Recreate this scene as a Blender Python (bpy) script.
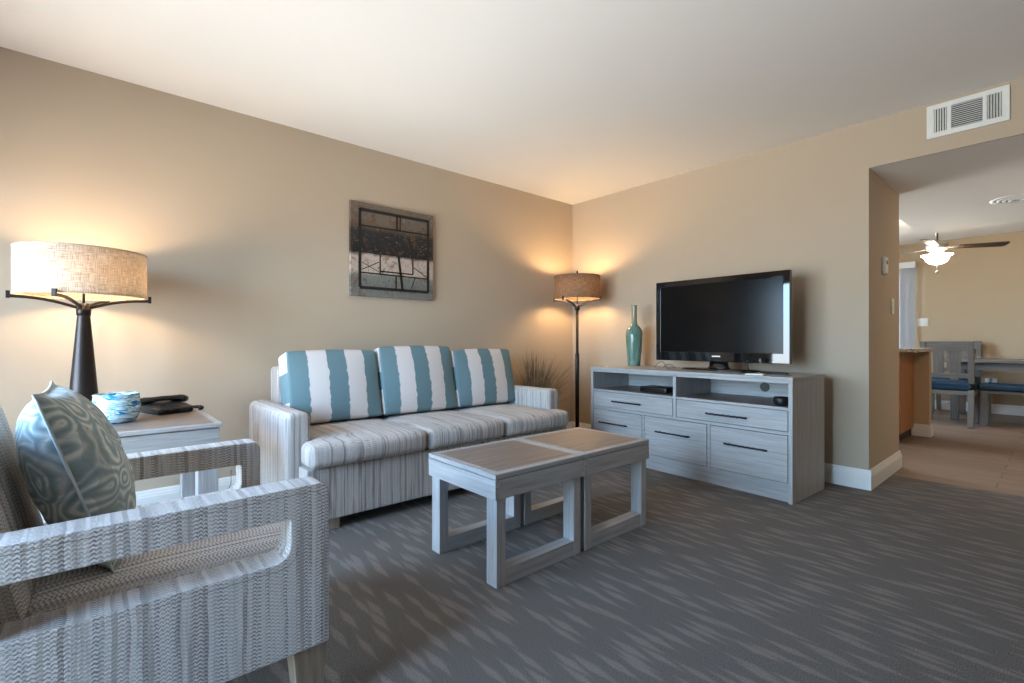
import bpy, bmesh, math, random
from mathutils import Vector, Matrix
random.seed(7)
S = bpy.context.scene
C = S.collection
for o in list(bpy.data.objects): bpy.data.objects.remove(o)
PI = math.pi

# ---------------------------------------------------------------- camera, world, exposure
cd = bpy.data.cameras.new('camera'); cam = bpy.data.objects.new('camera', cd); C.objects.link(cam)
cd.sensor_width = 36; cd.lens = 483.565 / 1024 * 36; cd.clip_start = 0.05
cam.location = (3.4667, -3.8817, 0.9813); cam.rotation_euler = (PI/2, 0, math.radians(48.8965))
S.camera = cam
S.view_settings.view_transform = 'Standard'; S.view_settings.look = 'None'
S.view_settings.gamma = 1; S.view_settings.use_curve_mapping = False
S.view_settings.exposure = 0.0

SKY_STRENGTH = 31.0
BULB = 190.0
FLOOR_BULB = 280.0
ADDED_DOME = 55.0  # strength of the dome light added out of view
FAN_BULB = 20.0
w = bpy.data.worlds.new('sky'); S.world = w; w.use_nodes = True
nt = w.node_tree; nt.nodes.clear()
wo = nt.nodes.new('ShaderNodeOutputWorld'); bg = nt.nodes.new('ShaderNodeBackground')
tc = nt.nodes.new('ShaderNodeTexCoord'); sx = nt.nodes.new('ShaderNodeSeparateXYZ'); cr = nt.nodes.new('ShaderNodeValToRGB')
mp = nt.nodes.new('ShaderNodeMapRange'); mp.inputs['From Min'].default_value = -1
nt.links.new(tc.outputs['Generated'], sx.inputs[0]); nt.links.new(sx.outputs['Z'], mp.inputs['Value'])
nt.links.new(mp.outputs[0], cr.inputs[0]); nt.links.new(cr.outputs[0], bg.inputs[0]); nt.links.new(bg.outputs[0], wo.inputs[0])
e = cr.color_ramp.elements
e[0].position = 0.0; e[0].color = (0.56, 0.555, 0.55, 1)
e[1].position = 1.0; e[1].color = (0.26, 0.50, 1.0, 1)
k = cr.color_ramp.elements.new(0.47); k.color = (0.59, 0.585, 0.58, 1)
k = cr.color_ramp.elements.new(0.53); k.color = (0.53, 0.76, 1.0, 1)
bg.inputs['Strength'].default_value = SKY_STRENGTH

def portal(name, loc, rot, sx_, sy_):
    ld = bpy.data.lights.new(name, 'AREA'); ld.shape = 'RECTANGLE'; ld.size = sx_; ld.size_y = sy_
    ld.cycles.is_portal = True
    o = bpy.data.objects.new(name, ld); C.objects.link(o); o.location = loc; o.rotation_euler = rot
    return o
YB = -5.0; XR = 6.0; H = 2.44
DX0, DX1, DZ = 0.30, 2.78, 1.95          # sliding glass door in the wall behind the camera
portal('window_daylight', ((DX0+DX1)/2, YB-0.09, DZ/2+0.02), (PI/2, 0, 0), DX1-DX0, DZ)
KY0, KY1, KZ0, KZ1 = 1.2, 4.2, 0.95, 2.2  # unseen kitchen window, enlarged to let more daylight into the dining side
portal('kitchen_daylight', (-0.09, (KY0+KY1)/2, (KZ0+KZ1)/2), (0, -PI/2, 0), KZ1-KZ0, KY1-KY0)

# ---------------------------------------------------------------- materials
class NT:
    def __init__(s, name):
        s.m = bpy.data.materials.new(name); s.m.use_nodes = True; s.t = s.m.node_tree
        s.b = s.t.nodes['Principled BSDF']; s.out = s.t.nodes['Material Output']
    def n(s, typ, **kw):
        nd = s.t.nodes.new('ShaderNode' + typ)
        for k, v in kw.items(): setattr(nd, k, v)
        return nd
    def l(s, a, b): s.t.links.new(a, b)
    def val(s, sock, v):
        if isinstance(v, bpy.types.NodeSocket): s.l(v, sock)
        else: sock.default_value = v
    def math(s, op, a, b=0.0, c=0.0, clamp=False):
        nd = s.n('Math', operation=op, use_clamp=clamp)
        for i, v in enumerate((a, b, c)): s.val(nd.inputs[i], v)
        return nd.outputs[0]
    def coord(s, kind='Object'): return s.n('TexCoord').outputs[kind]
    def mapping(s, vec, scale=(1, 1, 1), rot=(0, 0, 0), loc=(0, 0, 0)):
        nd = s.n('Mapping'); s.l(vec, nd.inputs[0])
        nd.inputs['Scale'].default_value = scale; nd.inputs['Rotation'].default_value = rot; nd.inputs['Location'].default_value = loc
        return nd.outputs[0]
    def noise(s, vec, scale=1.0, detail=2.0, rough=0.5, dist=0.0, out=0):
        nd = s.n('TexNoise'); s.l(vec, nd.inputs['Vector'])
        nd.inputs['Scale'].default_value = scale; nd.inputs['Detail'].default_value = detail
        nd.inputs['Roughness'].default_value = rough; nd.inputs['Distortion'].default_value = dist
        return nd.outputs[out]
    def ramp(s, fac, stops, interp='LINEAR'):
        nd = s.n('ValToRGB'); s.l(fac, nd.inputs[0]); r = nd.color_ramp; r.interpolation = interp
        while len(r.elements) < len(stops): r.elements.new(0.5)
        for el, (p, c) in zip(r.elements, stops):
            el.position = p; el.color = (*c, 1)
        return nd.outputs[0]
    def mix(s, fac, a, b, mode='MIX'):
        nd = s.n('Mix', data_type='RGBA', blend_type=mode)
        s.val(nd.inputs[0], fac)
        for i, v in ((6, a), (7, b)):
            if isinstance(v, tuple): nd.inputs[i].default_value = (*v, 1)
            else: s.l(v, nd.inputs[i])
        return nd.outputs[2]
    def sep(s, vec):
        nd = s.n('SeparateXYZ'); s.l(vec, nd.inputs[0]); return nd.outputs
    def comb(s, x, y, z=0.0):
        nd = s.n('CombineXYZ')
        for i, v in enumerate((x, y, z)): s.val(nd.inputs[i], v)
        return nd.outputs[0]
    def base(s, col, rough=0.5, metal=0.0, spec=0.5):
        if isinstance(col, tuple): s.b.inputs['Base Color'].default_value = (*col, 1)
        else: s.l(col, s.b.inputs['Base Color'])
        s.val(s.b.inputs['Roughness'], rough); s.b.inputs['Metallic'].default_value = metal
        s.b.inputs['Specular IOR Level'].default_value = spec
        return s
    def bump(s, h, strength=0.3, dist=0.002):
        nd = s.n('Bump'); nd.inputs['Strength'].default_value = strength; nd.inputs['Distance'].default_value = dist
        s.l(h, nd.inputs['Height']); s.l(nd.outputs[0], s.b.inputs['Normal']); return s

def srgb(r, g, b):
    f = lambda c: (c/255/12.92 if c/255 <= 0.04045 else ((c/255+0.055)/1.055)**2.4)
    return (f(r), f(g), f(b))
def mul(c, k): return tuple(x*k for x in c)

def paint(name, col, rough=0.85, bump=0.12, spec=0.3):
    t = NT(name); v = t.coord()
    n = t.noise(v, 1.1, 3); c = t.mix(n, mul(col, 0.97), mul(col, 1.03))
    t.base(c, rough, 0, spec); t.bump(t.noise(v, 160, 3), bump, 0.002); return t.m
def plain(name, col, rough=0.5, metal=0.0, spec=0.5, var=0.06):
    t = NT(name); n = t.noise(t.coord(), 35, 2)
    t.base(t.mix(n, mul(col, 1-var), mul(col, 1+var)), rough, metal, spec); return t.m
def wood(name, dark, light, rough=0.45, freq=55, spec=0.4):
    t = NT(name); uv = t.coord('UV')
    a = t.noise(t.mapping(uv, (2.2, freq, 1)), 1.0, 5, 0.62, 0.4)
    b = t.noise(t.mapping(uv, (9, freq*5, 1)), 1.0, 2, 0.6)
    f = t.math('ADD', t.math('MULTIPLY', a, 0.68), t.math('MULTIPLY', b, 0.32))
    t.base(t.ramp(f, [(0.36, dark), (0.5, tuple((d+l)/2 for d, l in zip(dark, light))), (0.64, light)]), rough, 0, spec)
    t.bump(b, 0.12, 0.001); return t.m
def stripe_fabric(name, dark, light, warm, pitch=0.010, chev=0.0044, amt=0.78):
    # upright woven columns: each column has its own tone and a chevron of darker picks
    t = NT(name); uv = t.coord('UV'); u, v, _ = t.sep(uv)
    wob = t.noise(t.mapping(uv, (14, 9, 1)), 1.0, 2)
    uu = t.math('ADD', t.math('DIVIDE', u, pitch), t.math('MULTIPLY', wob, 1.3))
    col = t.math('FLOOR', uu); loc = t.math('ABSOLUTE', t.math('SUBTRACT', t.math('FRACT', uu), 0.5))
    wn = t.n('TexWhiteNoise', noise_dimensions='1D'); t.l(col, wn.inputs['W']); rnd = wn.outputs['Value']
    wn2 = t.n('TexWhiteNoise', noise_dimensions='1D'); t.l(t.math('ADD', col, 37.3), wn2.inputs['W']); rnd2 = wn2.outputs['Value']
    ph = t.math('ADD', t.math('DIVIDE', v, chev), t.math('ADD', t.math('MULTIPLY', loc, 1.5), t.math('MULTIPLY', rnd, 7)))
    tri = t.math('PINGPONG', ph, 1.0)
    broken = t.noise(t.mapping(uv, (240, 120, 1)), 1.0, 2)
    dk = t.math('MULTIPLY', t.math('GREATER_THAN', t.math('ADD', tri, t.math('MULTIPLY', t.math('SUBTRACT', broken, 0.5), 1.2)), 0.56), t.math('ADD', 0.25, t.math('MULTIPLY', rnd2, 0.75)))
    tone = t.noise(t.mapping(uv, (70, 4, 1)), 1.0, 2)
    basec = t.ramp(t.math('ADD', t.math('MULTIPLY', rnd, 0.4), t.math('MULTIPLY', tone, 0.6)), [(0.30, warm), (0.50, light), (0.78, tuple(0.5*(a+b) for a, b in zip(light, warm)))])
    c = t.mix(t.math('MULTIPLY', dk, amt), basec, dark)
    t.base(c, 0.95, 0, 0.15); t.b.inputs['Sheen Weight'].default_value = 0.15
    t.bump(t.math('ADD', tri, broken), 0.45, 0.002); return t.m

M = {}
M['wall'] = paint('tan_wall_paint', srgb(186, 170, 150))
M['wall_dining'] = paint('tan_dining_paint', srgb(190, 168, 138))
M['ceiling'] = paint('ceiling_paint', srgb(240, 236, 231), 0.95, 0.3, 0.1)
M['trim'] = paint('white_trim_paint', srgb(236, 234, 230), 0.4, 0.02, 0.5)
M['wood'] = wood('greywash_wood', srgb(146, 143, 141), srgb(177, 176, 176))
M['wood_top'] = wood('greywash_top_panel', srgb(108, 95, 87), srgb(142, 127, 117), 0.38, 40)
M['wood_leg'] = wood('pale_wood_leg', srgb(128, 110, 94), srgb(164, 146, 128))
M['fabric'] = stripe_fabric('chair_woven_stripe', srgb(98, 95, 98), srgb(222, 219, 216), srgb(176, 170, 166))
M['sofa'] = stripe_fabric('sofa_woven_stripe', srgb(106, 100, 98), srgb(208, 201, 196), srgb(152, 143, 137), 0.0072, 0.0046, 0.7)
M['seam'] = plain('grey_thread', srgb(120, 116, 114), 0.9)
M['bronze'] = plain('dark_bronze', srgb(52, 46, 44), 0.38, 0.7)
M['black'] = plain('black_plastic', srgb(20, 20, 22), 0.35)
M['handle'] = plain('dark_iron', srgb(38, 38, 42), 0.45, 0.5)
M['metal'] = plain('brushed_nickel', srgb(150, 145, 138), 0.35, 0.9)
M['white_plastic'] = plain('white_plastic', srgb(232, 230, 222), 0.4)
M['vent'] = plain('white_enamel', srgb(226, 228, 226), 0.45)
M['dark'] = plain('dark_duct_shade', srgb(30, 32, 34), 0.9)
M['teal_seat'] = plain('teal_vinyl', srgb(8, 50, 72), 0.5)
M['granite'] = None
M['oak'] = wood('honey_oak', srgb(150, 92, 48), srgb(186, 124, 72), 0.4, 35)
M['dining_wood'] = wood('grey_dining_wood', srgb(94, 87, 80), srgb(124, 116, 107))
M['walnut'] = wood('dark_blade', srgb(44, 30, 24), srgb(70, 50, 40))

def mk_granite():
    t = NT('speckled_granite'); v = t.coord(); n = t.noise(v, 90, 3, 0.7)
    t.base(t.ramp(n, [(0.35, srgb(96, 84, 72)), (0.5, srgb(168, 150, 126)), (0.65, srgb(206, 190, 166))]), 0.2); return t.m
M['granite'] = mk_granite()

def mk_carpet():
    t = NT('leaf_stroke_carpet'); v = t.coord()
    def strokes(sx_, sy_, loc, thr, rnd):
        mpv = t.mapping(v, (1/sx_, 1/sy_, 0.001), (0, 0, 0.04), loc)
        vo = t.n('TexVoronoi', distance='MANHATTAN', feature='F1'); vo.voronoi_dimensions = '2D'
        t.l(mpv, vo.inputs['Vector']); vo.inputs['Scale'].default_value = 1; vo.inputs['Randomness'].default_value = rnd
        d = vo.outputs['Distance']
        nd = t.n('MapRange', clamp=True); t.l(d, nd.inputs['Value'])
        nd.inputs['From Min'].default_value = thr+0.06; nd.inputs['From Max'].default_value = thr-0.10
        return nd.outputs[0]
    a = strokes(0.30, 0.056, (0, 0, 0), 0.31, 0.8)
    b = strokes(0.44, 0.064, (5.3, 2.7, 0), 0.22, 0.9)
    m = t.math('MAXIMUM', a, b)
    fine = t.ramp(t.noise(v, 260, 3, 0.8), [(0.36, (0, 0, 0)), (0.64, (1, 1, 1))]); big = t.noise(v, 2.2, 2)
    basec = t.mix(fine, srgb(80, 76, 74), srgb(152, 146, 140))
    strk = t.mix(fine, srgb(118, 111, 105), srgb(182, 173, 165))
    c = t.mix(t.math('MULTIPLY', m, 0.72), basec, strk)
    c = t.mix(t.math('MULTIPLY', big, 0.2), c, srgb(90, 90, 92))
    t.base(c, 1.0, 0, 0.05); t.bump(fine, 0.7, 0.004); return t.m
M['carpet'] = mk_carpet()

def mk_planks():
    t = NT('wood_plank_floor'); v = t.coord()
    br = t.n('TexBrick'); t.l(v, br.inputs['Vector']); br.inputs['Scale'].default_value = 1
    br.inputs['Brick Width'].default_value = 1.2; br.inputs['Row Height'].default_value = 0.18
    br.inputs['Mortar Size'].default_value = 0.005; br.offset = 0.37
    br.inputs['Color1'].default_value = (*srgb(104, 82, 66), 1); br.inputs['Color2'].default_value = (*srgb(136, 111, 91), 1)
    br.inputs['Mortar'].default_value = (*srgb(46, 37, 31), 1)
    g = t.noise(t.mapping(v, (3, 60, 1)), 1, 4, 0.6)
    t.base(t.mix(0.45, br.outputs[0], t.ramp(g, [(0.3, srgb(84, 67, 54)), (0.7, srgb(142, 116, 96))])), 0.42, 0, 0.4); return t.m
M['planks'] = mk_planks()

def mk_shade(name, c0, c1, tl_):
    t = NT(name); uv = t.coord('UV')
    a = t.noise(t.mapping(uv, (22, 380, 1)), 1, 2); b = t.noise(t.mapping(uv, (380, 22, 1)), 1, 2)
    f = t.math('MULTIPLY', t.math('ADD', a, b), 0.5)
    col = t.ramp(f, [(0.38, c0), (0.62, c1)])
    df = t.n('BsdfDiffuse'); tr = t.n('BsdfTranslucent'); mx = t.n('MixShader'); mx.inputs[0].default_value = tl_
    t.l(col, df.inputs[0]); t.l(col, tr.inputs[0]); t.l(df.outputs[0], mx.inputs[1]); t.l(tr.outputs[0], mx.inputs[2])
    t.l(mx.outputs[0], t.out.inputs[0]); return t.m
M['shade'] = mk_shade('linen_shade', srgb(170, 150, 126), srgb(242, 232, 216), 0.42)
M['shade_tan'] = mk_shade('tan_linen_shade', srgb(120, 98, 78), srgb(178, 150, 122), 0.30)
def emis(name, col, strength):
    t = NT(name); t.base((0.9, 0.9, 0.9), 0.5)
    t.b.inputs['Emission Color'].default_value = (*col, 1); t.b.inputs['Emission Strength'].default_value = strength
    return t.m
M['bulb'] = emis('warm_bulb', (1.0, 0.70, 0.40), BULB)
M['floor_bulb'] = emis('warm_floor_bulb', (1.0, 0.66, 0.33), FLOOR_BULB)
M['added_tube_glow'] = emis('added_tube_lens', (0.84, 0.92, 1.0), 16.0)
M['fan_uplight'] = emis('fan_uplight', (1.0, 0.86, 0.68), 220.0)  # glow of the ring added as uplight in the fan bowl
M['added_dome_glow'] = emis('added_dome_glass', (1.0, 0.74, 0.48), ADDED_DOME)
M['bowl_light'] = emis('frosted_glass_lit', (1.0, 0.80, 0.55), FAN_BULB)

def mk_glass():
    t = NT('window_glass'); tr = t.n('BsdfTransparent'); gl = t.n('BsdfGlossy'); gl.inputs['Roughness'].default_value = 0.02
    tr.inputs[0].default_value = (0.95, 0.97, 0.97, 1)
    fr = t.n('Fresnel'); fr.inputs[0].default_value = 1.45; mx = t.n('MixShader')
    t.l(fr.outputs[0], mx.inputs[0]); t.l(tr.outputs[0], mx.inputs[1]); t.l(gl.outputs[0], mx.inputs[2]); t.l(mx.outputs[0], t.out.inputs[0])
    return t.m
M['glass'] = mk_glass()
def mk_tv_screen():
    t = NT('tv_screen'); t.base((0.003, 0.003, 0.0035), 0.17, 0, 0.18); return t.m
M['screen'] = mk_tv_screen()
def mk_gloss():
    t = NT('piano_black'); t.base((0.006, 0.006, 0.007), 0.03, 0, 0.6); return t.m
M['gloss'] = mk_gloss()

def mk_cushion():
    # ragged painted stripes, uv u runs 0..1 across the cushion face
    t = NT('teal_brush_stripe'); uv = t.coord('UV'); x, y, z = t.sep(uv)
    rg = t.noise(t.mapping(uv, (3, 22, 1)), 1, 4, 0.7)
    u = t.math('ADD', x, t.math('MULTIPLY', t.math('SUBTRACT', rg, 0.5), 0.075))
    ph = t.math('FRACT', t.math('MULTIPLY', t.math('ADD', u, 0.0), 2.45))
    m = t.math('LESS_THAN', ph, 0.5)
    wv = t.noise(t.mapping(uv, (260, 260, 1)), 1, 2)
    teal = t.mix(wv, srgb(96, 122, 130), srgb(120, 144, 150)); wht = t.mix(wv, srgb(204, 195, 191), srgb(228, 220, 216))
    t.base(t.mix(m, wht, teal), 0.9, 0, 0.15); t.bump(wv, 0.25, 0.001); return t.m
M['cushion'] = mk_cushion()

def mk_paisley():
    t = NT('teal_paisley'); uv = t.coord('UV')
    vo = t.n('TexVoronoi', feature='F1'); vo.voronoi_dimensions = '2D'
    wn = t.noise(uv, 7, 2, 0.5, 0, 1)
    off = t.mix(0.12, uv, wn)
    t.l(off, vo.inputs['Vector']); vo.inputs['Scale'].default_value = 11; vo.inputs['Randomness'].default_value = 0.8
    rings = t.math('SINE', t.math('MULTIPLY', vo.outputs['Distance'], 27))
    blot = t.noise(uv, 16, 3, 0.6, 1.2)
    big = t.noise(uv, 5, 2, 0.5, 0.6)
    f = t.math('ADD', t.math('MULTIPLY', rings, 0.22), t.math('ADD', t.math('MULTIPLY', blot, 0.6), 0.2))
    c = t.ramp(f, [(0.20, srgb(136, 152, 156)), (0.42, srgb(160, 180, 183)), (0.58, srgb(184, 198, 198)), (0.70, srgb(222, 225, 218)), (0.85, srgb(232, 232, 224))])
    c = t.mix(t.math('MULTIPLY', t.math('GREATER_THAN', big, 0.53), 0.4), c, srgb(134, 146, 146))
    wv = t.noise(uv, 300, 2)
    t.base(c, 0.85, 0, 0.2); t.b.inputs['Sheen Weight'].default_value = 0.2; t.bump(wv, 0.2, 0.001); return t.m
M['paisley'] = mk_paisley()

def mk_swirl():
    t = NT('swirled_glass'); v = t.coord(); x, y, z = t.sep(v)
    ang = t.math('ARCTAN2', y, x)
    q = t.comb(t.math('ADD', t.math('MULTIPLY', ang, 1.1), t.math('MULTIPLY', z, 22)), t.math('MULTIPLY', z, 40), 0)
    n = t.noise(t.mapping(q, (0.9, 1.4, 1), (0, 0, 0.5)), 1.0, 4, 0.6, 1.3)
    c = t.ramp(n, [(0.35, srgb(14, 96, 156)), (0.44, srgb(56, 158, 200)), (0.5, srgb(226, 238, 242)), (0.56, srgb(170, 214, 222)), (0.64, srgb(96, 140, 150)), (0.74, srgb(240, 246, 248))])
    t.base(c, 0.06, 0, 0.6); t.b.inputs['Coat Weight'].default_value = 0.6; return t.m
M['swirl'] = mk_swirl()
def mk_celadon():
    t = NT('teal_glaze'); v = t.coord(); n = t.noise(t.mapping(v, (14, 14, 5)), 1, 4, 0.6, 0.6); z = t.sep(v)[2]
    c = t.ramp(n, [(0.3, srgb(70, 100, 92)), (0.55, srgb(106, 138, 126)), (0.8, srgb(146, 166, 148))])
    neck = t.ramp(t.math('MULTIPLY', z, 2.0), [(0.72, (0, 0, 0)), (0.80, (1, 1, 1))])
    t.base(t.mix(neck, c, srgb(140, 140, 116)), 0.16, 0, 0.5); return t.m
M['celadon'] = mk_celadon()
def mk_grass():
    t = NT('dry_grass'); n = t.noise(t.coord(), 9, 3)
    t.base(t.ramp(n, [(0.3, srgb(60, 46, 32)), (0.55, srgb(104, 84, 58)), (0.75, srgb(148, 122, 86))]), 0.8); return t.m
M['grass'] = mk_grass()
def mk_art():
    t = NT('weathered_art_print'); v = t.coord(); x, y, z = t.sep(v)
    n1 = t.noise(v, 9, 5, 0.65, 0.5); n2 = t.noise(v, 26, 4, 0.7); n3 = t.noise(t.mapping(v, (1, 3, 14)), 2.2, 4, 0.7)
    h = t.math('ADD', t.math('DIVIDE', z, 0.70), t.math('MULTIPLY', t.math('SUBTRACT', n1, 0.5), 0.10))
    c = t.ramp(h, [(0.00, srgb(124, 122, 116)), (0.10, srgb(104, 108, 106)), (0.235, srgb(122, 124, 118)), (0.27, srgb(178, 162, 152)), (0.43, srgb(184, 168, 158)),
                   (0.47, srgb(34, 33, 34)), (0.70, srgb(46, 46, 48)), (0.745, srgb(92, 76, 64)), (0.80, srgb(104, 94, 84)), (1.0, srgb(112, 100, 90))])
    rust = t.ramp(t.noise(t.mapping(v, (1, 7, 5), loc=(2, 0, 0)), 2.0, 5, 0.7, 0.8), [(0.52, (0, 0, 0)), (0.62, (1, 1, 1))])
    c = t.mix(t.math('MULTIPLY', rust, 0.6), c, srgb(104, 70, 46))
    scr = t.ramp(t.noise(t.mapping(v, (1, 26, 16)), 2.0, 4, 0.8, 1.5), [(0.57, (0, 0, 0)), (0.62, (1, 1, 1))])
    c = t.mix(t.math('MULTIPLY', scr, 0.6), c, srgb(44, 38, 36))
    pale = t.ramp(t.noise(t.mapping(v, (1, 12, 20), loc=(0, 3, 1)), 2.0, 4, 0.75, 1.0), [(0.60, (0, 0, 0)), (0.66, (1, 1, 1))])
    c = t.mix(t.math('MULTIPLY', pale, 0.35), c, srgb(186, 178, 168))
    t.base(c, 0.5, 0, 0.3); return t.m
M['art'] = mk_art()
M['art_line'] = plain('art_black_line', srgb(28, 26, 26), 0.5)
M['blind'] = plain('grey_vane', srgb(176, 178, 180), 0.7)

# ---------------------------------------------------------------- mesh builder
class MB:
    def __init__(s):
        s.bm = bmesh.new(); s.uv = s.bm.loops.layers.uv.new('UVMap')
    def _uvbox(s, faces, grain=None, amap=None, off=None):
        off = off or (random.random()*5, random.random()*5)
        for f in faces:
            f.normal_update(); n = f.normal; a = max(range(3), key=lambda i: abs(n[i])); ax = 'xyz'[a]
            if amap: ua, va = amap[ax]
            else:
                oth = [c for c in 'xyz' if c != ax]
                if grain in oth: ua = grain; va = [c for c in oth if c != grain][0]
                else: ua, va = oth
            for l in f.loops:
                p = l.vert.co; l[s.uv].uv = (p['xyz'.index(ua)]+off[0], p['xyz'.index(va)]+off[1])
    def box(s, x0, x1, y0, y1, z0, z1, grain=None, amap=None, mat4=None):
        co = [(x, y, z) for x in (x0, x1) for y in (y0, y1) for z in (z0, z1)]
        v = [s.bm.verts.new(c) for c in co]
        idx = [(0, 1, 3, 2), (4, 6, 7, 5), (0, 4, 5, 1), (2, 3, 7, 6), (0, 2, 6, 4), (1, 5, 7, 3)]
        fs = [s.bm.faces.new([v[i] for i in q]) for q in idx]
        s._uvbox(fs, grain, amap)
        if mat4:
            for q in v: q.co = mat4 @ q.co
        return v
    def rbox(s, c, size, r, fn=None, amap=None, seg=3, mid=8, uvfn=None, mat4=None):
        h = [d/2 for d in size]; r = min(r, *[d*0.999 for d in h])
        def samp(hh):
            th = [r*math.tan(math.radians(45)*i/seg) for i in range(seg+1)]
            a = [-(hh-r)-t for t in reversed(th)]; b = [(hh-r)+t for t in th]
            m = [a[-1]+(b[0]-a[-1])*i/mid for i in range(1, mid)] if b[0]-a[-1] > 1e-6 else []
            return a+m+(b if b[0]-a[-1] > 1e-6 else b[1:])
        sm = [samp(x) for x in h]; vs = {}
        def vert(q):
            k = tuple(round(x, 6) for x in q)
            if k not in vs:
                inn = [max(-(h[i]-r), min(h[i]-r, q[i])) for i in range(3)]
                d = Vector([q[i]-inn[i] for i in range(3)])
                p = Vector(inn)+(d.normalized()*r if d.length > 1e-9 else d)
                vs[k] = s.bm.verts.new(p)
            return vs[k]
        faces = []
        for a in range(3):
            b, d = (a+1) % 3, (a+2) % 3
            for sg in (-1, 1):
                for i in range(len(sm[b])-1):
                    for j in range(len(sm[d])-1):
                        qs = []
                        for (ii, jj) in ((i, j), (i+1, j), (i+1, j+1), (i, j+1)):
                            q = [0, 0, 0]; q[a] = sg*h[a]; q[b] = sm[b][ii]; q[d] = sm[d][jj]; qs.append(vert(q))
                        if sg < 0: qs.reverse()
                        f = s.bm.faces.new(qs); f.smooth = True; faces.append((f, a))
        off = (random.random()*5, random.random()*5)
        for f, a in faces:
            ax = 'xyz'[a]; ua, va = (amap[ax] if amap else [q for q in 'xyz' if q != ax])
            for l in f.loops:
                p = l.vert.co
                l[s.uv].uv = uvfn(p, ax, h) if uvfn else (p['xyz'.index(ua)]+off[0], p['xyz'.index(va)]+off[1])
        c = Vector(c)
        for v in vs.values():
            if fn: v.co = fn(v.co.copy(), h)
            v.co = (mat4 @ v.co) if mat4 else v.co+c
        return list(vs.values())
    def lathe(s, prof, seg=40, c=(0, 0, 0), close=True):
        rings = []
        for (r, z) in prof:
            if r < 1e-5: rings.append([s.bm.verts.new((c[0], c[1], c[2]+z))])
            else: rings.append([s.bm.verts.new((c[0]+r*math.cos(2*PI*i/seg), c[1]+r*math.sin(2*PI*i/seg), c[2]+z)) for i in range(seg)])
        L = 0
        for k in range(len(rings)-1):
            A, B = rings[k], rings[k+1]
            dl = math.hypot(prof[k+1][0]-prof[k][0], prof[k+1][1]-prof[k][1]); rr = max(prof[k][0], prof[k+1][0])
            for i in range(seg):
                j = (i+1) % seg
                vs = [A[i % len(A)], A[j % len(A)], B[j % len(B)], B[i % len(B)]]
                u = []
                for q in vs:
                    if q not in u: u.append(q)
                if len(u) < 3: continue
                f = s.bm.faces.new(u); f.smooth = True
                for l in f.loops:
                    isB = l.vert in B; ii = (i if l.vert in (A[i % len(A)], B[i % len(B)]) else i+1)
                    l[s.uv].uv = (ii/seg*2*PI*rr, L+(dl if isB else 0))
            L += dl
    def tube(s, pts, rad, seg=10, caps=True, flat=None):
        pts = [Vector(p) for p in pts]; n = len(pts)
        rads = rad if isinstance(rad, (list, tuple)) else [rad]*n
        rings = []; up = Vector((0, 0, 1))
        for i, p in enumerate(pts):
            t = (pts[min(i+1, n-1)]-pts[max(i-1, 0)]).normalized()
            a = t.cross(up)
            if a.length < 1e-3: a = t.cross(Vector((0, 1, 0)))
            a.normalize(); b = a.cross(t).normalized()
            if flat: rings.append([s.bm.verts.new(p+a*math.cos(2*PI*k/seg)*flat[0]+b*math.sin(2*PI*k/seg)*flat[1]) for k in range(seg)])
            else: rings.append([s.bm.verts.new(p+(a*math.cos(2*PI*k/seg)+b*math.sin(2*PI*k/seg))*rads[i]) for k in range(seg)])
        for i in range(n-1):
            for k in range(seg):
                j = (k+1) % seg
                f = s.bm.faces.new([rings[i][k], rings[i+1][k], rings[i+1][j], rings[i][j]]); f.smooth = True
        if caps:
            s.bm.faces.new(rings[0]); s.bm.faces.new(list(reversed(rings[-1])))
    def bar(s, pts, wdt, hgt):
        # rectangular section swept along points, wide horizontally, hgt vertically
        pts = [Vector(p) for p in pts]; n = len(pts); rings = []
        for i, p in enumerate(pts):
            t = (pts[min(i+1, n-1)]-pts[max(i-1, 0)]); a = Vector((t.y, -t.x, 0)).normalized(); b = a.cross(t.normalized()).normalized()
            rings.append([s.bm.verts.new(p+a*x*wdt/2+b*y*hgt/2) for x, y in ((-1, -1), (1, -1), (1, 1), (-1, 1))])
        for i in range(n-1):
            for k in range(4):
                j = (k+1) % 4; s.bm.faces.new([rings[i][k], rings[i+1][k], rings[i+1][j], rings[i][j]])
        s.bm.faces.new(rings[0]); s.bm.faces.new(list(reversed(rings[-1])))
    def prism(s, loops, axis, a0, a1, grain=None, amap=None, smooth=False):
        # loops: outer polygon then holes, in the two remaining axes (in xyz order)
        oth = [i for i in range(3) if i != 'xyz'.index(axis)]
        def mkv(p, a):
            q = [0, 0, 0]; q['xyz'.index(axis)] = a; q[oth[0]], q[oth[1]] = p; return s.bm.verts.new(q)
        es = []; rings = []
        for lp in loops:
            vs = [mkv(p, a0) for p in lp]; rings.append(vs)
            es += [s.bm.edges.new((vs[i], vs[(i+1) % len(vs)])) for i in range(len(vs))]
        r = bmesh.ops.triangle_fill(s.bm, use_beauty=True, use_dissolve=True, edges=es)
        f0 = [g for g in r['geom'] if isinstance(g, bmesh.types.BMFace)]
        mp_ = {}
        for vs in rings:
            for v in vs:
                q = v.co.copy(); q['xyz'.index(axis)] = a1; mp_[v] = s.bm.verts.new(q)
        f1 = [s.bm.faces.new([mp_[v] for v in reversed(f.verts)]) for f in f0]
        sd = []
        for vs in rings:
            for i in range(len(vs)):
                a, b = vs[i], vs[(i+1) % len(vs)]; sd.append(s.bm.faces.new([a, b, mp_[b], mp_[a]]))
        allf = f0+f1+sd
        bmesh.ops.recalc_face_normals(s.bm, faces=allf)
        s._uvbox(allf, grain, amap)
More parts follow.
